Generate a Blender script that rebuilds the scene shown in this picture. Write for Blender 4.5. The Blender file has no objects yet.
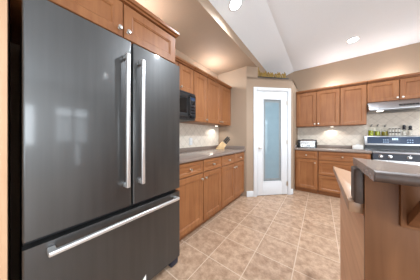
import bpy, bmesh, math, random
from mathutils import Vector, Matrix
random.seed(7)
R = math.radians
scene = bpy.context.scene
COL = scene.collection

# ------------------------------------------------------------------ camera
cam_d = bpy.data.cameras.new('camera')
cam = bpy.data.objects.new('camera', cam_d)
COL.objects.link(cam)
cam.location = (0, 0, 1.154)
cam.rotation_euler = (R(90), 0, R(37.0))
cam_d.sensor_width = 36
cam_d.lens = 36 * 147.24 / 420
cam_d.shift_x = 0.9 / 420
cam_d.shift_y = -3.1 / 420
cam_d.clip_start = 0.02
scene.camera = cam

# ------------------------------------------------------------------ world, exposure
world = bpy.data.worlds.new('world')
scene.world = world
world.use_nodes = True
wb = world.node_tree.nodes['Background']
wb.inputs['Color'].default_value = (0.80, 0.90, 1.0, 1)
wb.inputs['Strength'].default_value = 1.0
vs = scene.view_settings
vs.view_transform = 'Standard'
vs.look = 'None'
vs.gamma = 1
vs.exposure = 0.42
vs.use_curve_mapping = False
scene.cycles.use_denoising = True
scene.cycles.max_bounces = 10
scene.cycles.diffuse_bounces = 6

def area(name, loc, target, sx, sy, power, col=(1, 1, 1)):
    l = bpy.data.lights.new(name, 'AREA')
    l.shape = 'RECTANGLE'; l.size = sx; l.size_y = sy; l.energy = power; l.color = col
    o = bpy.data.objects.new(name, l); COL.objects.link(o)
    o.location = loc
    d = Vector(target) - Vector(loc)
    o.rotation_euler = d.to_track_quat('-Z', 'Y').to_euler()
    return o
# daylight by the two right windows; last two lights are fill at added windows
DAY = (0.84, 0.93, 1)
area('window_and_fill_light', (4.53, 0.57, 1.95), (0, 0.57, 2.6), 0.58, 0.22, 4, DAY)
area('window_and_fill_light', (4.53, 1.25, 1.95), (0, 1.25, 2.6), 0.54, 0.22, 4, DAY)
area('window_and_fill_light', (4.53, 0.57, 1.40), (0, 0.57, 2.2), 0.58, 0.75, 5, DAY)
area('window_and_fill_light', (4.53, 1.25, 1.00), (0, 1.25, 1.8), 0.54, 1.55, 10, DAY)
area('window_and_fill_light', (1.9, -3.03, 1.25), (1.9, -1, 3.4), 3.4, 1.9, 100, DAY)  # fill light at the added front window, aimed up at the ceiling
area('window_and_fill_light', (4.53, -1.4, 1.5), (0, -1.0, 1.6), 1.96, 1.16, 110, DAY)  # fill light at an added window, brightens the left cabinets and fridge

def point(name, loc, power, r=0.03, col=(.93, 0.95, 0.97)):
    l = bpy.data.lights.new(name, 'POINT'); l.energy = power; l.shadow_soft_size = r; l.color = col
    o = bpy.data.objects.new(name, l); COL.objects.link(o); o.location = loc
    return o

# ------------------------------------------------------------------ materials
def new_mat(name):
    m = bpy.data.materials.new(name); m.use_nodes = True
    nt = m.node_tree
    return m, nt, nt.nodes['Principled BSDF']

def rgb(r, g, b):
    f = lambda c: (c / 255 / 12.92) if c / 255 <= 0.04045 else ((c / 255 + 0.055) / 1.055) ** 2.4
    return (f(r), f(g), f(b), 1)

def plain(name, col, rough=0.5, metal=0.0, var=0.06, scale=30, bump=0.0, **kw):
    m, nt, b = new_mat(name)
    tc = nt.nodes.new('ShaderNodeTexCoord')
    n = nt.nodes.new('ShaderNodeTexNoise'); n.inputs['Scale'].default_value = scale; n.inputs['Detail'].default_value = 4
    nt.links.new(tc.outputs['Object'], n.inputs['Vector'])
    mx = nt.nodes.new('ShaderNodeValToRGB')
    mx.color_ramp.elements[0].position = 0.3; mx.color_ramp.elements[1].position = 0.7
    mx.color_ramp.elements[0].color = tuple(c * (1 - var) for c in col[:3]) + (1,)
    mx.color_ramp.elements[1].color = tuple(min(1, c * (1 + var)) for c in col[:3]) + (1,)
    nt.links.new(n.outputs['Fac'], mx.inputs['Fac'])
    nt.links.new(mx.outputs['Color'], b.inputs['Base Color'])
    b.inputs['Roughness'].default_value = rough
    b.inputs['Metallic'].default_value = metal
    for k, v in kw.items():
        b.inputs[k].default_value = v
    if bump:
        bp = nt.nodes.new('ShaderNodeBump'); bp.inputs['Strength'].default_value = bump; bp.inputs['Distance'].default_value = 0.002
        nt.links.new(n.outputs['Fac'], bp.inputs['Height']); nt.links.new(bp.outputs['Normal'], b.inputs['Normal'])
    return m

def wood(name, dark, light, stretch, rough=0.38, streak=1.0):
    """grain runs along the axis with the small stretch factor"""
    m, nt, b = new_mat(name)
    tc = nt.nodes.new('ShaderNodeTexCoord')
    oi = nt.nodes.new('ShaderNodeObjectInfo')
    ad = nt.nodes.new('ShaderNodeVectorMath'); ad.operation = 'ADD'
    sc = nt.nodes.new('ShaderNodeVectorMath'); sc.operation = 'SCALE'
    sc.inputs[0].default_value = (13, 7, 5)
    nt.links.new(oi.outputs['Random'], sc.inputs['Scale'])
    nt.links.new(tc.outputs['Object'], ad.inputs[0]); nt.links.new(sc.outputs['Vector'], ad.inputs[1])
    mp = nt.nodes.new('ShaderNodeMapping'); mp.inputs['Scale'].default_value = stretch
    nt.links.new(ad.outputs['Vector'], mp.inputs['Vector'])
    n1 = nt.nodes.new('ShaderNodeTexNoise'); n1.inputs['Scale'].default_value = 3; n1.inputs['Detail'].default_value = 6; n1.inputs['Distortion'].default_value = 0.6
    nt.links.new(mp.outputs['Vector'], n1.inputs['Vector'])
    n2 = nt.nodes.new('ShaderNodeTexNoise'); n2.inputs['Scale'].default_value = 4; n2.inputs['Detail'].default_value = 3
    nt.links.new(ad.outputs['Vector'], n2.inputs['Vector'])
    mix = nt.nodes.new('ShaderNodeMath'); mix.operation = 'MULTIPLY_ADD'
    mix.inputs[1].default_value = 0.65 * streak
    nt.links.new(n1.outputs['Fac'], mix.inputs[0])
    m2 = nt.nodes.new('ShaderNodeMath'); m2.operation = 'MULTIPLY'; m2.inputs[1].default_value = 0.35
    nt.links.new(n2.outputs['Fac'], m2.inputs[0]); nt.links.new(m2.outputs[0], mix.inputs[2])
    cr = nt.nodes.new('ShaderNodeValToRGB')
    cr.color_ramp.elements[0].position = 0.3; cr.color_ramp.elements[0].color = dark
    cr.color_ramp.elements[1].position = 0.7; cr.color_ramp.elements[1].color = light
    nt.links.new(mix.outputs[0], cr.inputs['Fac']); nt.links.new(cr.outputs['Color'], b.inputs['Base Color'])
    b.inputs['Roughness'].default_value = rough
    b.inputs['Specular IOR Level'].default_value = 0.4
    return m

def emit(name, col, strength):
    m, nt, b = new_mat(name)
    b.inputs['Base Color'].default_value = col
    b.inputs['Emission Color'].default_value = col
    b.inputs['Emission Strength'].default_value = strength
    return m

WD, WL = rgb(126, 77, 44), rgb(158, 106, 66)
M = {}
M['wood_v'] = wood('maple_vertical_grain', WD, WL, (9, 9, 0.7))
M['wood_h'] = wood('maple_horizontal_grain', WD, WL, (0.7, 9, 9))
M['island_wood'] = wood('island_maple', rgb(112, 72, 44), rgb(142, 97, 64), (9, 9, 0.7), 0.45)
M['pale_wood'] = wood('pale_maple_veneer', rgb(198, 148, 108), rgb(228, 182, 144), (0.8, 0.35, 8), 0.45)
M['pale_stile'] = wood('pale_maple_stile', rgb(205, 165, 130), rgb(222, 184, 150), (9, 9, 0.7), 0.5)
M['block_wood'] = wood('knife_block_wood', rgb(190, 152, 104), rgb(216, 182, 134), (9, 9, 1), 0.45)
M['wall'] = plain('taupe_wall_paint', rgb(156, 135, 115), 0.75, var=0.02, scale=60, bump=0.05)
M['white_ceiling'] = plain('white_ceiling_paint', rgb(234, 241, 248), 0.85, var=0.015, scale=90, bump=0.15)
M['white'] = plain('white_gloss_paint', rgb(216, 219, 222), 0.4, var=0.01)
M['laminate'] = plain('taupe_laminate', rgb(130, 115, 106), 0.2, var=0.12, scale=120)
M['laminate_edge'] = plain('dark_brown_laminate', rgb(74, 58, 50), 0.5, var=0.25, scale=60)
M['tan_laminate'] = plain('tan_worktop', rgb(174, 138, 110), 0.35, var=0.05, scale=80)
M['steel'] = plain('brushed_stainless', rgb(205, 205, 205), 0.25, 1.0, var=0.03, scale=40)
M['bright_steel'] = plain('bright_satin_steel', rgb(228, 228, 228), 0.38, 0.85, var=0.02)
M['dull_steel'] = plain('dull_stainless', rgb(168, 168, 170), 0.38, 1.0, var=0.04, scale=40)
M['wire'] = plain('white_wire', rgb(215, 215, 212), 0.4, var=0.02)
M['satin'] = plain('satin_nickel', rgb(215, 212, 206), 0.28, 1.0, var=0.02)
M['black'] = plain('black_plastic', rgb(24, 24, 26), 0.4, var=0.1)
M['gasket'] = plain('black_rubber', rgb(10, 10, 11), 0.6, var=0.1)
M['black_glass'] = plain('black_glass', rgb(14, 16, 20), 0.06, var=0.05)
M['navy_glass'] = plain('dark_blue_glass', rgb(40, 60, 88), 0.12, var=0.05)
M['navy_plastic'] = plain('dark_navy_plastic', rgb(28, 34, 50), 0.4, var=0.05)
M['micro_glass'] = plain('microwave_glass', rgb(20, 21, 23), 0.05, var=0.05)
M['knob_dark'] = plain('dark_gunmetal', rgb(56, 58, 64), 0.3, 0.6, var=0.05)
M['gold'] = plain('aged_gold', rgb(150, 122, 58), 0.4, 0.1, var=0.25, scale=60)
M['dark_base'] = plain('dark_stained_wood', rgb(52, 46, 42), 0.5, var=0.2)
M['oil'] = plain('green_oil', rgb(165, 172, 30), 0.1, var=0.2, scale=20)
M['olive_oil'] = plain('olive_oil', rgb(128, 116, 22), 0.1, var=0.2, scale=20)
M['bottle_glass'] = plain('clear_glass', (0.9, 0.95, 0.92, 1), 0.03, var=0.0, **{'Transmission Weight': 1.0, 'IOR': 1.08, 'Alpha': 0.5})
M['pane'] = plain('frosted_blue_glass', rgb(126, 148, 158), 0.05, var=0.04, scale=8)
M['etched'] = plain('etched_grey_glass', rgb(128, 134, 136), 0.35, var=0.12, scale=60)
M['lamp'] = emit('lamp_diffuser', (1, 0.97, 0.92, 1), 20)
M['puck'] = emit('puck_light_lens', (1, 0.9, 0.75, 1), 6)
M['display'] = emit('display_digits', (0.55, 0.75, 1, 1), 0.7)
M['paper'] = plain('white_card', rgb(232, 230, 226), 0.7, var=0.02)
M['spice'] = plain('spice_contents', rgb(222, 216, 206), 0.3, var=0.2)

# black stainless: vertical brushing
def fridge_mat():
    m, nt, b = new_mat('black_stainless')
    tc = nt.nodes.new('ShaderNodeTexCoord')
    mp = nt.nodes.new('ShaderNodeMapping'); mp.inputs['Scale'].default_value = (5.0, 5.0, 0.25)
    n = nt.nodes.new('ShaderNodeTexNoise'); n.inputs['Scale'].default_value = 6; n.inputs['Detail'].default_value = 5
    nt.links.new(tc.outputs['Object'], mp.inputs['Vector']); nt.links.new(mp.outputs['Vector'], n.inputs['Vector'])
    cr = nt.nodes.new('ShaderNodeValToRGB')
    cr.color_ramp.elements[0].color = (0.078, 0.078, 0.078, 1); cr.color_ramp.elements[1].color = (0.110, 0.110, 0.110, 1)
    nt.links.new(n.outputs['Fac'], cr.inputs['Fac']); nt.links.new(cr.outputs['Color'], b.inputs['Base Color'])
    b.inputs['Metallic'].default_value = 0.9
    b.inputs['Roughness'].default_value = 0.42
    b.inputs['Coat Weight'].default_value = 0.5
    b.inputs['Coat Roughness'].default_value = 0.09
    return m
M['fridge'] = fridge_mat()

def tile_mat(name, size, off, mort, grout, c1, c2, mott, mode, rough, mscale=9, mamt=0.55):
    m, nt, b = new_mat(name)
    tc = nt.nodes.new('ShaderNodeTexCoord')
    sp = nt.nodes.new('ShaderNodeSeparateXYZ'); nt.links.new(tc.outputs['Object'], sp.inputs[0])
    cb = nt.nodes.new('ShaderNodeCombineXYZ')
    def math(op, a, c):
        n = nt.nodes.new('ShaderNodeMath'); n.operation = op
        for i, v in enumerate((a, c)):
            if isinstance(v, (int, float)): n.inputs[i].default_value = v
            else: nt.links.new(v, n.inputs[i])
        return n.outputs[0]
    if mode == 'floor':
        nt.links.new(math('ADD', sp.outputs[0], off[0]), cb.inputs[0]); nt.links.new(math('ADD', sp.outputs[1], off[1]), cb.inputs[1])
    else:
        h = sp.outputs[0]
        nt.links.new(math('MULTIPLY', math('ADD', h, sp.outputs[2]), 0.7071), cb.inputs[0])
        nt.links.new(math('MULTIPLY', math('SUBTRACT', h, sp.outputs[2]), 0.7071), cb.inputs[1])
    br = nt.nodes.new('ShaderNodeTexBrick')
    br.offset = 0; br.squash = 1
    br.inputs['Scale'].default_value = 1
    br.inputs['Brick Width'].default_value = size; br.inputs['Row Height'].default_value = size
    br.inputs['Mortar Size'].default_value = mort; br.inputs['Mortar Smooth'].default_value = 0.3
    br.inputs['Color1'].default_value = c1; br.inputs['Color2'].default_value = c2; br.inputs['Mortar'].default_value = grout
    nt.links.new(cb.outputs[0], br.inputs['Vector'])
    n = nt.nodes.new('ShaderNodeTexNoise'); n.inputs['Scale'].default_value = mscale; n.inputs['Detail'].default_value = 9; n.inputs['Roughness'].default_value = 0.78
    nt.links.new(tc.outputs['Object'], n.inputs['Vector'])
    cr = nt.nodes.new('ShaderNodeValToRGB')
    cr.color_ramp.elements[0].position = 0.36; cr.color_ramp.elements[0].color = mott[0]
    cr.color_ramp.elements[1].position = 0.63; cr.color_ramp.elements[1].color = mott[1]
    nt.links.new(n.outputs['Fac'], cr.inputs['Fac'])
    mx = nt.nodes.new('ShaderNodeMix'); mx.data_type = 'RGBA'; mx.inputs['Factor'].default_value = mamt
    nt.links.new(br.outputs['Color'], mx.inputs['A']); nt.links.new(cr.outputs['Color'], mx.inputs['B'])
    m2 = nt.nodes.new('ShaderNodeMix'); m2.data_type = 'RGBA'
    nt.links.new(br.outputs['Fac'], m2.inputs['Factor']); nt.links.new(mx.outputs['Result'], m2.inputs['A']); m2.inputs['B'].default_value = grout
    nt.links.new(m2.outputs['Result'], b.inputs['Base Color'])
    b.inputs['Roughness'].default_value = rough
    bp = nt.nodes.new('ShaderNodeBump'); bp.inputs['Strength'].default_value = 0.25; bp.inputs['Distance'].default_value = 0.003; bp.invert = True
    nt.links.new(br.outputs['Fac'], bp.inputs['Height']); nt.links.new(bp.outputs['Normal'], b.inputs['Normal'])
    return m
M['floor'] = tile_mat('mottled_floor_tile', 0.335, (0.185, -1.465), 0.0042, rgb(210, 188, 166), rgb(196, 162, 134), rgb(166, 134, 108),
                      (rgb(122, 90, 66), rgb(212, 184, 158)), 'floor', 0.36, 13, 0.62)
M['splash'] = tile_mat('diagonal_backsplash_tile', 0.11, (0, 0), 0.003, rgb(192, 183, 170), rgb(222, 212, 198), rgb(214, 204, 190),
                       (rgb(200, 188, 172), rgb(232, 224, 212)), 'wall', 0.5, 14, 0.5)

# ------------------------------------------------------------------ mesh builder
class MB:
    def __init__(s):
        s.bm = bmesh.new()
    def _join(s, t):
        bmesh.ops.recalc_face_normals(t, faces=t.faces[:])
        me = bpy.data.meshes.new('t'); t.to_mesh(me); t.free(); s.bm.from_mesh(me); bpy.data.meshes.remove(me)
    def box(s, x0, x1, y0, y1, z0, z1, bev=0.0, seg=2):
        t = bmesh.new()
        bmesh.ops.create_cube(t, size=1)
        for v in t.verts:
            v.co = Vector((x0 + (v.co.x + .5) * (x1 - x0), y0 + (v.co.y + .5) * (y1 - y0), z0 + (v.co.z + .5) * (z1 - z0)))
        if bev: bmesh.ops.bevel(t, geom=t.edges[:], offset=bev, segments=seg, affect='EDGES', profile=0.5)
        s._join(t); return s
    def prism(s, poly, z0, z1, axis='z', bev=0.0, seg=2):
        t = bmesh.new()
        def P(a, b, c): return {'z': (a, b, c), 'x': (c, a, b), 'y': (a, c, b)}[axis]
        lo = [t.verts.new(P(a, b, z0)) for a, b in poly]; hi = [t.verts.new(P(a, b, z1)) for a, b in poly]
        n = len(poly)
        t.faces.new(lo); t.faces.new(hi)
        for i in range(n): t.faces.new((lo[i], lo[(i + 1) % n], hi[(i + 1) % n], hi[i]))
        if bev: bmesh.ops.bevel(t, geom=t.edges[:], offset=bev, segments=seg, affect='EDGES', profile=0.5)
        s._join(t); return s
    def cyl(s, p0, p1, r0, r1=None, n=16):
        t = bmesh.new(); r1 = r0 if r1 is None else r1
        p0, p1 = Vector(p0), Vector(p1); d = p1 - p0
        bmesh.ops.create_cone(t, cap_ends=True, segments=n, radius1=r0, radius2=r1, depth=d.length,
                              matrix=Matrix.Translation((p0 + p1) / 2) @ d.to_track_quat('Z', 'Y').to_matrix().to_4x4())
        s._join(t); return s
    def lathe(s, prof, c=(0, 0, 0), axis=(0, 0, 1), n=20, closed=False):
        """prof: (radius, height) pairs along axis"""
        t = bmesh.new(); q = Vector(axis).to_track_quat('Z', 'Y').to_matrix(); c = Vector(c)
        rings = []
        for r, h in prof:
            if r < 1e-6: rings.append([t.verts.new(c + q @ Vector((0, 0, h)))])
            else: rings.append([t.verts.new(c + q @ Vector((r * math.cos(2 * math.pi * i / n), r * math.sin(2 * math.pi * i / n), h))) for i in range(n)])
        for a, b in zip(rings, rings[1:] + (rings[:1] if closed else [])):
            for i in range(n):
                j = (i + 1) % n
                if len(a) == 1 and len(b) == 1: continue
                if len(a) == 1: t.faces.new((a[0], b[i], b[j]))
                elif len(b) == 1: t.faces.new((a[i], a[j], b[0]))
                else: t.faces.new((a[i], a[j], b[j], b[i]))
        if closed: s._join(t); return s
        if len(rings[0]) > 1: t.faces.new(rings[0])
        if len(rings[-1]) > 1: t.faces.new(rings[-1])
        s._join(t); return s
    def tube(s, pts, r, n=8):
        t = bmesh.new(); pts = [Vector(p) for p in pts]; rings = []
        for i, p in enumerate(pts):
            d = (pts[min(i + 1, len(pts) - 1)] - pts[max(i - 1, 0)]).normalized()
            q = d.to_track_quat('Z', 'Y').to_matrix()
            rings.append([t.verts.new(p + q @ Vector((r * math.cos(2 * math.pi * k / n), r * math.sin(2 * math.pi * k / n), 0))) for k in range(n)])
        for a, b in zip(rings, rings[1:]):
            for k in range(n): t.faces.new((a[k], a[(k + 1) % n], b[(k + 1) % n], b[k]))
        t.faces.new(rings[0]); t.faces.new(rings[-1])
        s._join(t); return s
    def rings(s, x0, x1, z0, z1, steps):
        """nested rectangles seen from the front (-y): steps of (inset, y), closed by a back at the first y"""
        t = bmesh.new(); rr = []
        for ins, y in steps:
            rr.append([t.verts.new((x, y, z)) for x, z in ((x0 + ins, z0 + ins), (x1 - ins, z0 + ins), (x1 - ins, z1 - ins), (x0 + ins, z1 - ins))])
        for a, b in zip(rr, rr[1:]):
            for i in range(4): t.faces.new((a[i], a[(i + 1) % 4], b[(i + 1) % 4], b[i]))
        t.faces.new(rr[0]); t.faces.new(rr[-1])
        s._join(t); return s
    def build(s, name, mat, parent=None, loc=None, rot=None, smooth=True):
        me = bpy.data.meshes.new(name); s.bm.to_mesh(me); s.bm.free()
        for mm in (mat if isinstance(mat, (list, tuple)) else [mat]): me.materials.append(mm)
        if smooth:
            for p in me.polygons: p.use_smooth = True
            me.set_sharp_from_angle(angle=R(32))
        o = bpy.data.objects.new(name, me); COL.objects.link(o)
        if parent: o.parent = parent
        if loc: o.location = loc
        if rot: o.rotation_euler = rot
        return o

def tag(o, label=None, cat=None, group=None, kind=None):
    if label: o['label'] = label
    if cat: o['category'] = cat
    if group: o['group'] = group
    if kind: o['kind'] = kind
    return o
def thing(name, label, cat, loc=(0, 0, 0), rz=0, group=None):
    o = bpy.data.objects.new(name, None); COL.objects.link(o); o.empty_display_size = 0.1
    o.location = loc; o.rotation_euler = (0, 0, rz)
    return tag(o, label, cat, group)
def copy_tree(o, parent=None):
    c = o.copy(); COL.objects.link(c); c.parent = parent
    for ch in list(o.children): copy_tree(ch, c)
    return c
def struct(o, label=None, cat=None): return tag(o, label, cat, kind='structure')

# ------------------------------------------------------------------ the room
XL, YB, XR, YF = -1.782, 4.232, 4.5, -3.0
ZC, ZLOW, ZBAND, XBAND, XCR = 2.793, 2.514, 2.65, -0.975, -0.515
YRET, ZLEDGE = 2.697, 2.31
PX, PY = -1.13, 2.697            # where the diagonal pantry wall starts
QX, QY = -0.44, 3.387            # where it ends

struct(MB().box(XL - .1, XR + .1, YF - .1, YB + .1, -.1, 0).build('floor', M['floor']), 'mottled beige and brown square ceramic tile floor', 'floor')
wl = struct(MB().box(XL - .1, XL, YF - .1, YB + .1, 0, ZC + .1).build('wall_left', M['wall']), 'taupe wall behind the fridge and left cabinets', 'wall')
wbk = struct(MB().box(XL, XR + .1, YB, YB + .1, 0, ZC + .1).build('wall_back', M['wall']), 'taupe wall behind the range and back cabinets', 'wall')
# right wall with two window openings and a third added for fill light
b = MB()
b.box(XR, XR + .1, YF - .1, -2.4, 0, ZC + .1).box(XR, XR + .1, -.4, 0.25, 0, ZC + .1).box(XR, XR + .1, -2.4, -.4, 0, .9).box(XR, XR + .1, -2.4, -.4, 2.1, ZC + .1).box(XR, XR + .1, 0.88, 0.95, 0, ZC + .1).box(XR, XR + .1, 1.55, YB, 0, ZC + .1)
b.box(XR, XR + .1, 0.25, 0.88, 0, 1.0).box(XR, XR + .1, 0.25, 0.88, 2.1, ZC + .1).box(XR, XR + .1, 0.95, 1.55, 0, 0.2).box(XR, XR + .1, 0.95, 1.55, 2.1, ZC + .1)
struct(b.build('wall_right', M['wall']), 'taupe wall at the right with two windows and one added fill light opening', 'wall')
b = MB()
b.box(XL, 0.15, YF - .1, YF, 0, ZC + .1).box(3.65, XR, YF - .1, YF, 0, ZC + .1).box(0.15, 3.65, YF - .1, YF, 0, .25).box(0.15, 3.65, YF - .1, YF, 2.25, ZC + .1)
struct(b.build('wall_front', M['wall']), 'taupe wall behind the viewer with a wide opening added for fill light', 'wall')
def window_frame(name, axis, a0, a1, z0, z1, pos, bars):
    b = MB(); t = .035
    def bx(p0, p1, q0, q1):
        if axis == 'x': b.box(pos, pos + .06, p0, p1, q0, q1, .004)
        else: b.box(p0, p1, pos - .06, pos, q0, q1, .004)
    bx(a0, a0 + t, z0, z1); bx(a1 - t, a1, z0, z1); bx(a0 + t, a1 - t, z0, z0 + t); bx(a0 + t, a1 - t, z1 - t, z1)
    for z in bars: bx(a0 + t, a1 - t, z - .02, z + .02)
    struct(b.build(name, M['white']), 'white window frame', 'window')
window_frame('window_1', 'x', .25, .88, 1.0, 2.1, XR, (1.82,))
window_frame('window_2', 'x', .95, 1.55, .2, 2.1, XR, (1.82,))
window_frame('fill_window_right', 'x', -2.4, -.4, .9, 2.1, XR, ())  # out of view, added to carry fill light for the left side
window_frame('fill_window_front', 'y', .15, 3.65, .25, 2.25, YF, ())  # unseen front window, put in for fill light

# ceiling: low taupe part, taupe step, white slope, white flat
prof = [(XL, ZLOW), (XBAND, ZLOW), (XBAND, ZBAND), (XCR, ZC), (XR, ZC), (XR, ZC + .12), (XL, ZC + .12)]
b = MB(); b.prism([(x, z) for x, z in prof], YF, YB, axis='y')
ce = b.build('ceiling', [M['wall'], M['white_ceiling']], smooth=False)
for p in ce.data.polygons:
    c = p.center
    if c.x > XBAND + .05 and p.normal.z < -.3: p.material_index = 1
struct(ce, 'white sloped and flat ceiling with a lower taupe section over the left cabinets', 'ceiling')

# pantry walls: return wall, diagonal wall with door opening, right return, closed top ledge
S2 = 0.70710678
def dg(t, n=0.0):                # along the diagonal wall, n = out into the room
    return (PX + t * S2 + n * S2, PY + t * S2 - n * S2)
D0, D1, DH = 0.200, 0.864, 2.06  # opening along the diagonal
TL = (QX - PX) / S2
TB = (XBAND - PX) / S2
b = MB()
th = .09
b.prism([(XL, YRET), (PX, PY), dg(0, -th), (PX - .02, YRET + th), (XL, YRET + th)], 0, ZLOW)
b.prism([dg(0), dg(D0), dg(D0, -th), dg(0, -th)], 0, ZLEDGE)
b.prism([dg(D1), (QX, QY), (QX, YB), (QX - th, YB), (QX - th, QY + .05), dg(D1, -th)], 0, ZLEDGE)
b.prism([dg(D0), dg(D1), dg(D1, -th), dg(D0, -th)], DH, ZLEDGE)
b.prism([dg(0), (QX, QY), (QX, YB), (XL, YB), (XL, YRET + th), (PX - .02, YRET + th), dg(0, -th)], ZLEDGE - .03, ZLEDGE)
b.prism([dg(0), dg(TB), (XBAND, YB), (XBAND - .1, YB), (XBAND - .1, dg(TB, -th)[1]), dg(0, -th)], ZLEDGE, ZLOW)
struct(b.build('wall_pantry', M['wall'], smooth=False), 'taupe corner pantry walls with the diagonal door wall and top ledge', 'wall')

# things on the diagonal wall are built in a local frame: x along the wall, -y out into the room
DROT = R(45)
def dloc(t, n=0.0, z=0.0):
    x, y = dg(t, n); return (x, y, z)
CW = .062
b = MB()
DW = D1 - D0
for x0, x1 in ((-CW, 0.006), (DW - .006, DW + CW)):
    b.box(x0, x1, -.018, 0, 0, DH + CW - .001, .004).box(x0 + .012, x1 - .012, -.023, -.018, 0, DH + CW - .012, .002)
b.box(0.006, DW - .006, -.018, 0, DH - .006, DH + CW - .001, .004).box(.006, DW - .006, -.023, -.018, DH + .008, DH + CW - .012, .002)
b.box(0, .012, 0, th, 0, DH).box(DW - .012, DW, 0, th, 0, DH).box(.012, DW - .012, 0, th, DH - .012, DH)
tr = b.build('trim_1', M['white'], loc=dloc(D0), rot=(0, 0, DROT)); struct(tr, 'white casing around the pantry door', 'trim')
# door
dr = struct(thing('door_1', 'white pantry door with a tall frosted glass panel', 'door', dloc(D0 + .014, .004), DROT))
dw, dh, gx, g0, g1 = DW - .028, DH - .014, .115, .265, 1.905
b = MB()
b.box(0, gx, 0, .036, .012, dh, .002).box(dw - gx, dw, 0, .036, .012, dh, .002).box(gx, dw - gx, 0, .036, .012, g0, .002).box(gx, dw - gx, 0, .036, g1, dh, .002)
m_ = .016
b.box(gx, gx + m_, -.006, .03, g0, g1, .003).box(dw - gx - m_, dw - gx, -.006, .03, g0, g1, .003).box(gx + m_, dw - gx - m_, -.006, .03, g0, g0 + m_, .003).box(gx + m_, dw - gx - m_, -.006, .03, g1 - m_, g1, .003)
b.build('door_frame', M['white'], dr)
pn = MB().box(gx + m_ + .045, dw - gx - m_ - .045, .012, .02, g0 + m_ + .055, g1 - m_ - .055).build('glass_pane', M['pane'], dr); pn['label'] = 'pale blue frosted glass'
b = MB(); x0, x1, z0, z1 = gx + m_, dw - gx - m_, g0 + m_, g1 - m_
b.box(x0, x0 + .045, .011, .021, z0, z1).box(x1 - .045, x1, .011, .021, z0, z1).box(x0 + .045, x1 - .045, .011, .021, z0, z0 + .055).box(x0 + .045, x1 - .045, .011, .021, z1 - .055, z1)
b.build('etched_border', M['etched'], dr)
b = MB().lathe([(0, 0), (.026, 0), (.026, .006), (.011, .010), (.010, .035), (.022, .042), (.027, .055), (.024, .068), (0, .073)], (.05, 0, .95), (0, -1, 0))
b.build('door_knob', M['satin'], dr)
for z in (.22, 1.05, 1.83):
    MB().cyl((dw + .006, -.008, z - .045), (dw + .006, -.008, z + .045), .007).box(dw - .02, dw + .013, -.004, 0, z - .045, z + .045).build('hinge', M['satin'], dr)
# white baseboards of the pantry
b = MB()
bh = .11
def bb(t0, t1):
    b.prism([dg(t0), dg(t1), dg(t1, .014), dg(t0, .014)], 0, bh, bev=.003)
bb(.0, D0 - CW - .001); bb(D1 + CW + .001, TL)
struct(b.build('baseboard_pantry', M['white']), 'white baseboard beside the pantry door', 'baseboard')

# tiled backsplashes belong to their walls
MB().box(0, 1.74, -.008, 0, 0, .466).build('tile_backsplash', M['splash'], wl, loc=(XL, .955, .914), rot=(0, 0, R(90)))
MB().box(0, 2.4, -.008, 0, 0, .86).build('tile_backsplash', M['splash'], wbk, loc=(QX, YB, .914))

# ------------------------------------------------------------------ cabinets
def knob_mesh(b, x, y, z, r=.015):
    b.lathe([(0, 0), (.009, 0), (.009, .003), (.0055, .005), (.0055, .013), (r * .8, .017), (r, .022), (r * .85, .028), (0, .031)], (x, y, z), (0, -1, 0), 16)
    return b
def shaker(parent, name, x0, x1, z0, z1, yf, mat, rail=.058, knob=None, t=.02):
    """framed door or drawer front; its face lies at yf, local -y is out"""
    b = MB(); r = min(rail, (z1 - z0) * .28)
    b.rings(x0, x1, z0, z1, [(0, yf + t), (0, yf + .004), (.004, yf), (r, yf), (r + .006, yf + .004), (r + .010, yf + .004), (r + .014, yf + .010), (r + .020, yf + .010)])
    o = b.build(name, mat, parent)
    if knob:
        knob_mesh(MB(), knob[0], yf, knob[1]).build('knob', M['satin'], o)
    return o
def crown(parent, w, d, z, left=True, right=True):
    """stepped crown moulding on top of a wall cabinet, overhanging the front"""
    b = MB()
    l = .03 if left else 0; r = .03 if right else 0
    b.box(-l * .3, w + r * .3, -d - .008, -.001, z, z + .018, .003)
    b.box(-l * .9, w + r * .9, -d - .024, -.001, z + .018, z + .050, .006)
    return b.build('crown_molding', M['wood_h'], parent)

CT = .874     # top of the base cabinets
def base_cabinet(label, loc, rz, w, d, spec, group=None):
    """spec: list of (x0, x1, kind) columns; kind: 'dd' drawer over door, 'ddd' three drawers"""
    t = thing('base_cabinet', label, 'cabinet', loc, rz, group)
    b = MB()
    b.box(0, w, -d, -.002, .085, CT - .001, .002)
    b.build('body', M['wood_v'], t)
    MB().box(0.002, w - .002, -d + .055, -.004, 0, .085).build('toe_kick', M['wood_h'], t)
    yf = -d - .02; g = .005
    for x0, x1, kind, kx in spec:
        if kind == 'dd':
            shaker(t, 'drawer', x0 + g, x1 - g, .712, CT - .012, yf, M['wood_h'], .036, ((x0 + x1) / 2, .782))
            shaker(t, 'door', x0 + g, x1 - g, .092, .700, yf, M['wood_v'], .058, (kx, .635))
        else:
            for z0, z1 in ((.700, CT - .012), (.408, .690), (.092, .398)):
                shaker(t, 'drawer', x0 + g, x1 - g, z0, z1, yf, M['wood_h'], .045, ((x0 + x1) / 2, (z0 + z1) / 2))
    return t
XC = -1.147               # left worktop's front edge
dL = (XC - .025) - XL - .02
base_cabinet('maple base cabinet with two drawers over two doors, next to the fridge', (XL, .958, 0), R(90), .913, dL,
             [(.012, .480, 'dd', .44), (.482, .912, 'dd', .52)], 'base cabinets under the left worktop')
base_cabinet('maple base cabinet with two drawers over two doors, next to the pantry', (XL, 1.873, 0), R(90), .818, dL,
             [(.002, .420, 'dd', .385), (.422, .812, 'dd', .455)], 'base cabinets under the left worktop')
YC = 3.606                # back worktop's front edge
dB = YB - (YC + .025) - .02
base_cabinet('narrow maple base cabinet with one drawer over one door, below the toaster', (QX + .004, YB, 0), 0, .400, dB,
             [(.02, .395, 'dd', .352)])
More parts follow.
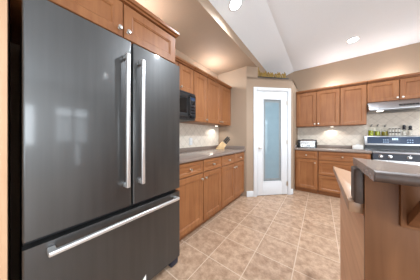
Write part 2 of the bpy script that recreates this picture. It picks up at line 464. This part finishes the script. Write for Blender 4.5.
base_cabinet('wide maple cabinet of three stacked drawers, left of the range', (-.034, YB, 0), 0, .726, dB, [(.004, .72, 'ddd', 0)])

# worktops
def worktop(label, loc, rz, w, d, lips):
    t = thing('worktop', label, 'worktop', loc, rz)
    b = MB()
    pr = [(0, 0), (0, .04), (-d + .012, .04), (-d + .004, .036), (-d, .026), (-d, .012), (-d + .005, .003), (-d + .012, 0)]
    b.prism([(y, z) for y, z in pr], 0, w, axis='x')
    b.build('slab', M['laminate'], t)
    b = MB()
    for x0, x1, y0, y1 in lips: b.box(x0, x1, y0, y1, .04, .10, .004)
    b.build('upstand', M['laminate'], t)
    return t
worktop('long taupe laminate worktop along the left wall beside the fridge', (XL, .956, CT), R(90), 1.740, XC - XL,
        [(0, 1.739, -.028, -.009), (1.720, 1.739, -.62, -.028)])
worktop('taupe laminate worktop on the back wall, between pantry and range', (QX + .002, YB, CT), 0, 1.132, YB - YC,
        [(0, 1.131, -.028, -.009), (0, .019, -.60, -.028)])

# wall cabinets
def wall_cabinet(label, loc, rz, w, d, h, doors, group=None, cl=True, cr=True, name='wall_cabinet', dz=0):
    t = thing(name, label, 'cabinet', loc, rz, group)
    MB().box(0, w, -d, -.002, 0, h, .002).build('body', M['wood_v'], t)
    yf = -d - .02
    for x0, x1, k in doors:
        shaker(t, 'door', x0 + .004, x1 - .004, .006 + dz, h - .012, yf, M['wood_v'], .058, k)
    crown(t, w, d + .02, h, cl, cr)
    return t
ZB, ZT = 1.381, 2.131
XK = -1.465
dU = XK - XL - .02
G_L = 'wall cabinets above the left worktop'
wall_cabinet('short maple wall cabinet above the microwave', (XL, 1.000, 1.765), R(90), .580, dU, ZT - 1.765, [(0, .29, (.255, .05)), (.29, .578, (.325, .05))], G_L, False, False)
wall_cabinet('narrow single door maple wall cabinet right of the microwave', (XL, 1.582, ZB), R(90), .320, dU, ZT - ZB, [(0, .32, (.288, .05))], G_L, False, False)
wall_cabinet('double door maple wall cabinet above the knife block', (XL, 1.904, ZB), R(90), .786, dU, ZT - ZB, [(0, .406, (.375, .05)), (.406, .784, (.437, .05))], G_L, False, False)
YK = 3.884
dK = YB - YK - .02
G_B = 'wall cabinets on the back wall'
X0 = QX + .004
wall_cabinet('double door maple wall cabinet above the toaster', (X0, YB, ZB), 0, .374 * 2 + .002, dK, ZT - ZB, [(0, .375, (.343, .05)), (.375, .748, (.407, .05))], G_B, False, False)
wall_cabinet('single door maple wall cabinet left of the range hood', (.316, YB, ZB), 0, .368, dK, ZT - ZB, [(0, .368, None)], G_B, False, False)
wall_cabinet('short double door maple wall cabinet above the range hood', (.686, YB, 1.772), 0, .760, dK, ZT - 1.772, [(0, .378, (.35, .045)), (.378, .758, (.408, .045))], G_B, False, True)
# above the fridge, deeper
dF = -1.13 - XL - .02
wall_cabinet('deep maple wall cabinet above the black fridge', (XL, -.012, 1.835), R(90), .972, dF, ZT - 1.835, [(.002, .488, (.459, .085)), (.488, .970, (.517, .085))], None, False, True, 'wall_cabinet', .03)
# tall panel closing the fridge niche on the near side
b = MB().box(0, .72, 0, .10, 0, 2.18, .002)
tag(b.build('fridge_side_panel', M['pale_stile'], loc=(XL, -.116, 0)), 'tall pale maple panel at the near left side of the fridge', 'panel')

# ------------------------------------------------------------------ refrigerator
FX = -1.03
fr = thing('refrigerator', 'large black stainless french door fridge with bottom freezer drawer', 'fridge', (FX, .022, 0), R(90))
W = .900
MB().box(.004, W - .004, .065, .715, .03, 1.775, .004).build('body', M['black'], fr)
MB().box(.01, W - .01, .052, .066, .06, 1.77).build('gasket', M['gasket'], fr)
def slab(x0, x1, z0, z1):
    b = MB(); r = .010; n = 5; y1 = .052
    pts = [(x0, y1)]
    for i in range(n + 1):
        a = math.pi + i / n * math.pi / 2
        pts.append((x0 + r + r * math.cos(a), r + r * math.sin(a)))
    for i in range(n + 1):
        a = 1.5 * math.pi + i / n * math.pi / 2
        pts.append((x1 - r + r * math.cos(a), r + r * math.sin(a)))
    pts.append((x1, y1))
    b.prism(pts, z0, z1)
    return b
mid = .469
def bar_handle(p0, p1, parent):
    """square bar with rounded edges standing off on two end posts"""
    b = MB(); p0, p1 = Vector(p0), Vector(p1); s = .0115; o = .048
    if abs(p1.z - p0.z) > .1:
        b.box(p0.x - s, p0.x + s, -o - .012, -o + .010, p0.z, p1.z, .006, 3)
        for z in (p0.z, p1.z - .028): b.box(p0.x - s + .001, p0.x + s - .001, -o + .004, 0, z, z + .028, .004)
    else:
        b.box(p0.x, p1.x, -o - .012, -o + .010, p0.z - s, p0.z + s, .006, 3)
        for x in (p0.x, p1.x - .028): b.box(x, x + .028, -o + .004, 0, p0.z - s + .001, p0.z + s - .001, .004)
    h = b.build('handle', M['bright_steel'], parent); h['label'] = 'bright stainless bar handle'
    return h
ZD = .690
d1 = slab(0, mid - .004, ZD, 1.80).build('door', M['fridge'], fr)
bar_handle((mid - .050, 0, .828), (mid - .050, 0, 1.690), d1)
d2 = slab(mid + .004, W, ZD, 1.80).build('door', M['fridge'], fr)
bar_handle((mid + .050, 0, .828), (mid + .050, 0, 1.690), d2)
dwr = slab(0, W, .065, .657).build('drawer', M['fridge'], fr)
bar_handle((.072, 0, .620), (.846, 0, .620), dwr)
st = MB().prism([(.490, .068), (.568, .068), (.568, .135)], -.0012, .0005, axis='y').build('sticker', M['paper'], dwr); st['label'] = 'white corner sticker'
MB().box(.02, W - .02, .05, .075, .012, .062, .003).build('kick_grille', M['black'], fr)
for x in (.012, W - .092):
    f = MB().box(x, x + .080, .010, .08, 0, .060, .010).build('foot', M['navy_plastic'], fr); f['label'] = 'dark blue plastic foot cover'
for x in (.01, W - .07):
    MB().box(x, x + .06, .02, .12, 1.80, 1.815, .004).build('hinge_cover', M['black'], fr)

# ------------------------------------------------------------------ microwave under the short cabinet
mw = thing('microwave', 'black microwave mounted under the short wall cabinet', 'microwave', (XL, 1.003, 1.385), R(90))
mW, mD, mH = .574, .335, .376
MB().box(0, mW, -mD, -.01, 0, mH, .004).build('body', M['black'], mw)
b = MB()
b.rings(.002, mW - .125, .03, mH - .03, [(0, -mD), (0, -mD - .018), (.006, -mD - .024), (.045, -mD - .024), (.052, -mD - .020)])
md = b.build('door', M['black'], mw)
MB().box(.06, mW - .183, -mD - .0225, -mD - .019, .09, mH - .088).build('window', M['micro_glass'], md)
MB().box(mW - .150, mW - .132, -mD - .052, -mD - .038, .06, mH - .06, .005).box(mW - .150, mW - .132, -mD - .040, -mD - .022, .06, .08).box(mW - .150, mW - .132, -mD - .040, -mD - .022, mH - .08, mH - .06).build('handle', M['black'], md)
cp = MB().box(mW - .120, mW - .004, -mD - .022, -mD, .03, mH - .03, .004).build('control_panel', M['black_glass'], mw)
MB().box(mW - .105, mW - .02, -mD - .0235, -mD - .021, mH - .10, mH - .06).build('display_window', M['navy_glass'], cp)
b = MB()
for i in range(4):
    for j in range(3): b.box(mW - .105 + j * .030, mW - .083 + j * .030, -mD - .0235, -mD - .021, .06 + i * .042, .088 + i * .042, .001)
b.build('keypad', M['knob_dark'], cp)
MB().box(.002, mW - .004, -mD - .014, -mD, mH - .027, mH - .002, .003).build('vent_grille', M['knob_dark'], mw)
MB().box(.002, mW - .004, -mD - .014, -mD, .002, .027, .003).build('bottom_trim', M['black'], mw)

# ------------------------------------------------------------------ range and hood
SX = .702
rg = thing('range', 'stainless and black freestanding range with rear control panel', 'range', (SX, YB, 0), 0)
sW, sD = .758, .63
MB().box(0, sW, -sD + .03, -.012, .05, .885, .003).build('body', M['black'], rg)
MB().box(.01, sW - .01, -sD + .07, -.03, 0, .05).build('plinth', M['gasket'], rg)
cooktop_ = MB().box(-.002, sW + .002, -sD + .005, -.10, .885, .912, .005).build('cooktop', M['dull_steel'], rg)
ctop = cooktop_
for x, y, r in ((.19, -.46, .10), (.57, -.46, .08), (.19, -.22, .075), (.57, -.22, .10)):
    MB().lathe([(r - .004, 0), (r, 0), (r, .0006), (r - .004, .0006)], (x, y, .912), n=32, closed=True).build('burner_ring', M['knob_dark'], ctop)
fp = MB().prism([(-sD - .002, .79), (-sD + .03, .79), (-sD + .03, .884), (-sD + .012, .884)], .002, sW - .002, axis='x').build('front_panel', M['knob_dark'], rg)
for x in (.09, .19, .38, .57, .67):
    MB().lathe([(0, 0), (.026, 0), (.026, .006), (.021, .010), (.019, .030), (.016, .034), (0, .034)], (x, -sD + .004, .838), (0, -1, .12)).build('knob', M['steel'], fp)
od = MB().box(.004, sW - .004, -sD - .01, -sD + .03, .22, .782, .006).build('oven_door', M['steel'], rg)
MB().box(.10, sW - .10, -sD - .012, -sD - .008, .34, .64, .001).build('window', M['black_glass'], od)
MB().tube([(.06, -sD - .055, .735), (sW - .06, -sD - .055, .735)], .012, 12).box(.07, .09, -sD - .055, -sD - .008, .725, .745).box(sW - .09, sW - .07, -sD - .055, -sD - .008, .725, .745).build('handle', M['steel'], od)
MB().box(.004, sW - .004, -sD - .006, -sD + .03, .06, .212, .006).build('warming_drawer', M['steel'], rg)
bg = MB().prism([(-.012, .913), (-.10, .913), (-.10, .985), (-.115, 1.0), (-.085, 1.170), (-.07, 1.178), (-.012, 1.178)], -.006, sW + .006, axis='x', bev=.004).build('backguard', M['dull_steel'], rg)
def on_guard(x0, x1, z0, z1, off, name, mat, par):
    y = lambda z: -.115 + (z - 1.0) / .17 * .030 - off
    return MB().prism([(y(z0), z0), (y(z1), z1), (y(z1) + .004, z1), (y(z0) + .004, z0)], x0, x1, axis='x').build(name, mat, par)
gp = on_guard(.03, sW - .03, 1.030, 1.155, .0015, 'control_glass', M['navy_glass'], bg)
dsp = []
for i in range(4):
    x = .345 + i * .018
    dsp.append((x, x + .012, 1.098, 1.128))
for i in range(12):
    x = .235 + (i % 6) * .026 + (.20 if i % 6 > 2 else 0)
    dsp.append((x, x + .012, 1.055 + .04 * (i // 6), 1.062 + .04 * (i // 6)))
for i, (x0, x1, z0, z1) in enumerate(dsp):
    on_guard(x0, x1, z0, z1, .003, 'display_digit' if i < 4 else 'touch_key', M['display'], gp)
on_guard(0.0, sW, .928, .992, .0, 'lower_strip', M['black_glass'], bg)

hd = thing('range_hood', 'slim stainless under-cabinet range hood above the range', 'range hood', (.688, YB, 1.60), 0)
hW = .756
MB().prism([(-.012, .0), (-.48, .0), (-.50, .010), (-.50, .030), (-.37, .158), (-.345, .170), (-.012, .170)], 0, hW, axis='x', bev=.003).build('canopy', M['dull_steel'], hd)
def on_hood(b, x0, x1, t0, t1, off):
    f = lambda t, o: (-.50 + .13 * t - o * .70, .030 + .128 * t + o * .70)
    return b.prism([f(t0, off), f(t1, off), f(t1, off - .004), f(t0, off - .004)], x0, x1, axis='x')
on_hood(MB(), .34, .54, .22, .46, .0015).build('control_panel', M['black_glass'], hd)
hp = [c for c in hd.children if c.name.startswith('control_panel')][0]
for i in range(5): on_hood(MB(), .375 + i * .03, .385 + i * .03, .31, .37, .0025).build('button', M['steel'], hp)
for x in (.10, .62):
    MB().box(x, x + .07, -.47, -.41, -.006, .001, .002).build('lamp_lens', M['puck'], hd)
MB().box(.2, .56, -.40, -.08, -.004, .001, .001).build('grease_filter', M['knob_dark'], hd)

# ------------------------------------------------------------------ things on the range and the worktops
ZG = 1.1785
def oil_bottle(label, x, h, fill, mat, r=.027):
    t = thing('oil_bottle', label, 'bottle', (x, YB - .052, ZG), 0, 'oil bottles on the range backguard')
    MB().lathe([(0, 0), (r, 0), (r, h * .5), (r * .9, h * .58), (.010, h * .72), (.009, h * .84), (0, h * .84)]).build('glass', M['bottle_glass'], t)
    MB().lathe([(0, .003), (r * .93, .003), (r * .93, h * fill), (0, h * fill)]).build('oil', mat, t)
    sp = MB().lathe([(0, h * .82), (.012, h * .82), (.012, h * .87), (.006, h * .90), (0, h * .90)]).tube([(0, 0, h * .89), (.004, 0, h * .95), (.014, 0, h * 1.0), (.022, -.004, h * .985)], .004)
    sp.build('spout', M['knob_dark'], t)
oil_bottle('clear bottle of green oil with pourer, leftmost on the range back', .79, .215, .46, M['oil'], .037)
oil_bottle('clear bottle of green oil with pourer, second from left on the range', .874, .215, .38, M['oil'], .035)
oil_bottle('squat bottle of darker olive oil beside the spice rack', .966, .200, .40, M['olive_oil'], .040)
sr = thing('spice_rack', 'small two-tier wire spice rack on the range back', 'rack', (1.085, YB - .052, ZG), 0)
b = MB()
for z in (.004, .070): b.tube([(-.075, -.022, z), (.075, -.022, z), (.075, .022, z), (-.075, .022, z), (-.075, -.022, z)], .002, 6)
for x in (-.075, .075):
    for y in (-.022, .022): b.tube([(x, y, 0), (x, y, .10)], .002, 6)
for z in (.004, .070):
    for y in (-.011, 0, .011): b.tube([(-.075, y, z), (.075, y, z)], .0015, 6)
b.build('wire_frame', M['wire'], sr)
jar0 = None
for lev, z in ((0, ZG + .0065), (1, ZG + .0725)):
    for i in range(4):
        if jar0 is None:
            jar0 = thing('spice_jar', 'x', 'jar'); j = jar0
            MB().lathe([(0, 0), (.014, 0), (.014, .038), (.011, .042), (0, .042)], n=14).build('glass', M['spice'], j)
            MB().lathe([(0, .042), (.0135, .042), (.0135, .058), (0, .058)], n=14).build('lid', M['black'], j)
        else:
            j = copy_tree(jar0)
        j.location = (1.085 - .054 + i * .036, YB - .052, z)
        j['label'] = 'small white spice jar with black lid on the ' + ('lower' if lev == 0 else 'upper') + ' tier of the wire rack'
        j['group'] = 'spice jars on the ' + ('lower' if lev == 0 else 'upper') + ' tier'
for x, h, lab in ((1.195, .19, 'tall steel pepper grinder beside the spice rack'), (1.262, .175, 'steel salt grinder, rightmost on the range back')):
    g = thing('grinder', lab, 'grinder', (x, YB - .052, ZG), 0, 'salt and pepper grinders')
    MB().lathe([(0, 0), (.024, 0), (.024, h * .12), (.020, h * .2), (.020, h * .55), (0, h * .55)]).build('body', M['bottle_glass'], g)
    MB().lathe([(0, .004), (.018, .004), (.018, h * .42), (0, h * .42)]).build('spice', M['spice'], g)
    MB().lathe([(0, h * .55), (.022, h * .55), (.023, h * .62), (.014, h * .68), (.020, h * .8), (.018, h * .93), (.006, h), (0, h)]).build('cap', M['knob_dark'], g)

ts = thing('toaster', 'stainless two slot toaster with black ends on the back worktop', 'toaster', (-.235, 3.97, .9145), R(4))
tb = MB(); pr = []
for i in range(9):
    a = math.pi * i / 8
    pr.append((.085 * math.cos(a) if abs(math.cos(a)) < .98 else .085 * math.copysign(1, math.cos(a)), .125 + .055 * math.sin(a)))
tb.prism(pr + [(-.085, .012), (.085, .012)], -.125, .145, axis='x'); tb.build('shell', M['steel'], ts)
for x0, x1 in ((-.18, -.125), (.145, .178)):
    b = MB(); b.prism([(y * .97, z * .97 + .002) for y, z in pr] + [(-.082, .008), (.082, .008)], x0, x1, axis='x', bev=.004); b.build('end_cap', M['black'], ts)
MB().box(-.165, .165, -.075, .075, 0, .014, .003).build('base', M['black'], ts)
for y in (-.03, .03): MB().box(-.10, .12, y - .012, y + .012, .171, .1815, .001).build('slot', M['gasket'], ts)
MB().box(.0, .055, -.0885, -.084, .035, .055, .001).build('badge', M['gasket'], ts)
MB().box(.178, .20, -.018, .018, .10, .115, .004).build('lever', M['black'], ts)

# white box left of the range
cb_ = thing('tissue_box', 'small white card box on the back worktop left of the range', 'box', (.60, 4.13, .9145), 0)
MB().box(-.075, .075, -.04, .04, 0, .078, .003).build('carton', M['paper'], cb_)
MB().prism([(-.03, .078), (-.012, .094), (.004, .088), (.014, .098), (.03, .078)], -.006, .006, axis='y').build('tissue', M['white'], cb_)

# knife block and knives, on the left worktop near the pantry
KR = R(-50)
kb = thing('knife_block', 'pale wooden slanted knife block on the left worktop', 'knife block', (-1.56, 2.45, .9145), KR)
# the block leans towards the room and the pantry; its slots face that way
MB().prism([(-.10, 0), (.032, .150), (.107, .084), (.062, .034), (.062, 0)], -.06, .06, axis='x', bev=.003).build('block', M['block_wood'], kb)
top0, top1 = Vector((0, .107, .084)), Vector((0, .032, .150))
kdir = Vector((0, .66, .75)).normalized()
KM = Matrix.Rotation(KR, 3, 'Z')
for s_ in (.82, .50, .18):
    for x in ((-.044, .0, .044) if s_ > .3 else (-.022, .022)):
        L = .10 + .05 * (1 - abs(s_ - .6))
        p = Vector(kb.location) + KM @ (top0.lerp(top1, s_) + Vector((x, 0, 0)) + kdir * .003)
        k = thing('kitchen_knife', 'kitchen knife with black handle standing in the knife block', 'knife', p, 0, 'knives in the knife block')
        k.rotation_euler = (KM @ kdir).to_track_quat('Z', 'X').to_euler()
        MB().box(-.006, .006, -.009, .009, .006, L, .003).build('handle', M['gasket'], k)
        MB().box(-.005, .005, -.008, .008, 0, .008, .002).build('bolster', M['satin'], k)

# wall outlet above the left worktop
ot = thing('wall_outlet', 'white wall outlet on the tiled left backsplash', 'outlet', (XL + .008, 1.83, 1.075), R(90))
MB().box(-.036, .036, -.006, 0, -.058, .058, .003).build('plate', M['white'], ot)
for z in (-.024, .024): MB().box(-.014, .014, -.0085, -.005, z - .016, z + .016, .003).build('socket', M['paper'], ot)

# ------------------------------------------------------------------ island with raised bar
isl = thing('kitchen_island', 'maple kitchen island body with pale end panel under the raised bar', 'island', (.124, .735, 0))
ox, oy = .124, .735
loc = lambda pts: [(x - ox, y - oy) for x, y in pts]
MB().prism(loc([(.129, .742), (1.87, .742), (1.87, 1.065), (.335, 1.065), (.235, 1.26), (.129, 1.495)]), .0, CT - .002).build('body', M['wood_v'], isl)
ep = MB().prism(loc([(.124, .747), (.129, .742), (.129, 1.495), (.124, 1.505)]), 0, CT - .002).build('end_panel', M['pale_wood'], isl); ep['label'] = 'pale end panel with horizontal grain'
MB().box(0, 1.75, 0, .012, 0, 1.041, .001).build('front_panel', M['island_wood'], isl)
MB().box(.002, 1.75, .012, .060, CT - .001, 1.041, .001).build('knee_wall', M['island_wood'], isl)
b = MB().box(-.026, -.0005, .003, .075, .9155, 1.041, .006, 3).box(-.012, 1.72, .060, .075, .9155, 1.041, .002)
ps = b.build('bar_end_post', M['laminate_edge'], isl); ps['label'] = 'dark brown rounded laminate end'
br = MB().box(.076, .19, -.012, 0, .874, 1.035, .002).build('bracket', M['island_wood'], isl)
MB().prism([(-.012, .882), (-.012, .915), (-.125, 1.028), (-.158, 1.028)], .088, .13, axis='x', bev=.002).build('brace', M['island_wood'], br)
MB().box(.088, .13, -.165, -.012, 1.020, 1.0405, .002).build('bracket_arm', M['island_wood'], br)

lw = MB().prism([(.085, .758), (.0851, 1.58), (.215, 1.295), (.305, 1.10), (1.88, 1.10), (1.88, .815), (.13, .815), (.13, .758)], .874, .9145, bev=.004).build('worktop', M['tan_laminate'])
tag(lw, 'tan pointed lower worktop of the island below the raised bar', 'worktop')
b = MB()
nose = [(.544 - .014 * math.sin(math.pi * i / 8), 1.056 + .014 * math.cos(math.pi * i / 8)) for i in range(9)]
far = [(1.9, .706), (.232, .706), (.108, .838)]
b.prism([(.108, .544), (1.9, .544)] + far, 1.042, 1.070)
bt = b.build('bar_top', M['laminate'])
ne = MB().prism(nose, .108, 1.9, axis='x').build('bullnose_edge', M['laminate_edge'], bt); ne['label'] = 'dark brown rounded front edge'
tag(bt, 'raised taupe laminate breakfast bar top with rounded edge', 'bar top')

# ------------------------------------------------------------------ ornament on the pantry ledge
orn = thing('ornament', 'row of aged gold ornaments on a dark strip atop the pantry ledge', 'ornament', dloc(.235, -.045, ZLEDGE), DROT)
L = .66
MB().box(0, L, -.035, .035, 0, .030, .004).build('base', M['dark_base'], orn)
x = .03; k = 0
rs = random.Random(3)
while x < L - .05:
    h = (.22 if k == 0 else rs.uniform(.13, .18)); b = MB(); w = .03
    if k % 3 == 0:
        b.tube([(x, 0, .014), (x, 0, h)], .012).tube([(x, 0, h * .55), (x + w * .6, 0, h * .75), (x + w, 0, h * .5), (x + w, 0, .014)], .0105)
    elif k % 3 == 1:
        pts = [(x + w / 2 + w * .5 * math.cos(a), 0, .014 + h * .38 * (1 + math.sin(a))) for a in [i * math.pi / 6 for i in range(13)]]
        b.tube(pts, .0105)
    else:
        b.tube([(x, 0, h * .7), (x + .004, 0, .03), (x + w * .5, 0, .016), (x + w, 0, .03), (x + w, 0, h * .75)], .0105).lathe([(0, 0), (.010, .006), (.010, .014), (0, .02)], (x + w * .5, 0, h * .8))
        b.tube([(x + w * .5, 0, .014), (x + w * .5, 0, h * .82)], .007)
    b.build('scroll', M['gold'], orn)
    x += .050; k += 1

# ------------------------------------------------------------------ lamps
def ceiling_lamp(label, loc, tilt, power, ang=150):
    t = thing('ceiling_light', label, 'ceiling light', loc, 0, 'recessed ceiling lights')
    t.rotation_euler = (0, tilt, 0)
    MB().lathe([(.066, -.004), (.084, -.004), (.086, 0), (.066, .0)], n=32, closed=True).build('trim_ring', M['white'], t)
    MB().lathe([(0, -.003), (.065, -.003), (.065, -.001), (0, -.001)], n=32).build('diffuser', M['lamp'], t)
    l = bpy.data.lights.new('lamp_light', 'SPOT'); l.energy = power; l.spot_size = R(ang); l.spot_blend = .6; l.shadow_soft_size = .05; l.color = (.84, .92, 1)
    o = bpy.data.objects.new('lamp_light', l); COL.objects.link(o); o.parent = t; o.location = (0, 0, -.03)
    return t
SL = math.atan2(ZC - ZBAND, XCR - XBAND)
ceiling_lamp('round recessed light on the sloped ceiling near the taupe step', (-.79, 1.56, ZBAND + (.975 - .79) * math.tan(SL)), -SL, 40, 174)
ceiling_lamp('round recessed light on the flat ceiling over the range side', (.445, 3.45, ZC), 0, 42)
ceiling_lamp('round recessed light on the flat ceiling above the island', (.46, 1.64, ZC), 0, 140)
def puck(label, loc, power):
    t = thing('under_cabinet_light', label, 'puck light', loc, 0, 'puck lights under wall cabinets')
    MB().lathe([(0, -.012), (.026, -.012), (.034, -.008), (.034, 0), (0, 0)], n=24).build('housing', M['white'], t)
    MB().lathe([(0, -.0135), (.024, -.0135), (.024, -.011), (0, -.011)], n=24).build('lens', M['puck'], t)
    l = bpy.data.lights.new('puck_light', 'SPOT'); l.energy = power; l.spot_size = R(150); l.spot_blend = .5; l.shadow_soft_size = .02; l.color = (1, .95, .88)
    o = bpy.data.objects.new('puck_light', l); COL.objects.link(o); o.parent = t; o.location = (0, 0, -.02)
puck('puck light under the left wall cabinet above the knife block', (-1.66, 2.45, ZB), 3.5)
puck('puck light under the back wall cabinet right of the toaster', (.20, 4.10, ZB), 3.5)
ceiling_lamp('added unseen recessed fill light on the flat ceiling behind the island', (2.4, -.6, ZC), 0, 42)  # out-of-view lamp added as fill
ceiling_lamp('added unseen recessed fill light on the flat ceiling right of the island', (2.4, 1.64, ZC), 0, 42)  # another added fill lamp, out of view
ceiling_lamp('added unseen recessed fill light on the flat ceiling right of the range', (2.4, 3.45, ZC), 0, 42)  # added for fill as well, out of view
# uplights standing on the cabinet tops
for nm, x, y in (('cabinet_top_lamp', -1.56, 2.2), ('cabinet_top_lamp', .23, 4.03), ('cabinet_top_lamp', 1.08, 4.03), ('cabinet_top_lamp', -1.45, .75)):
    point(nm, (x, y, ZT + .075), 6 if x > 0 else 10)
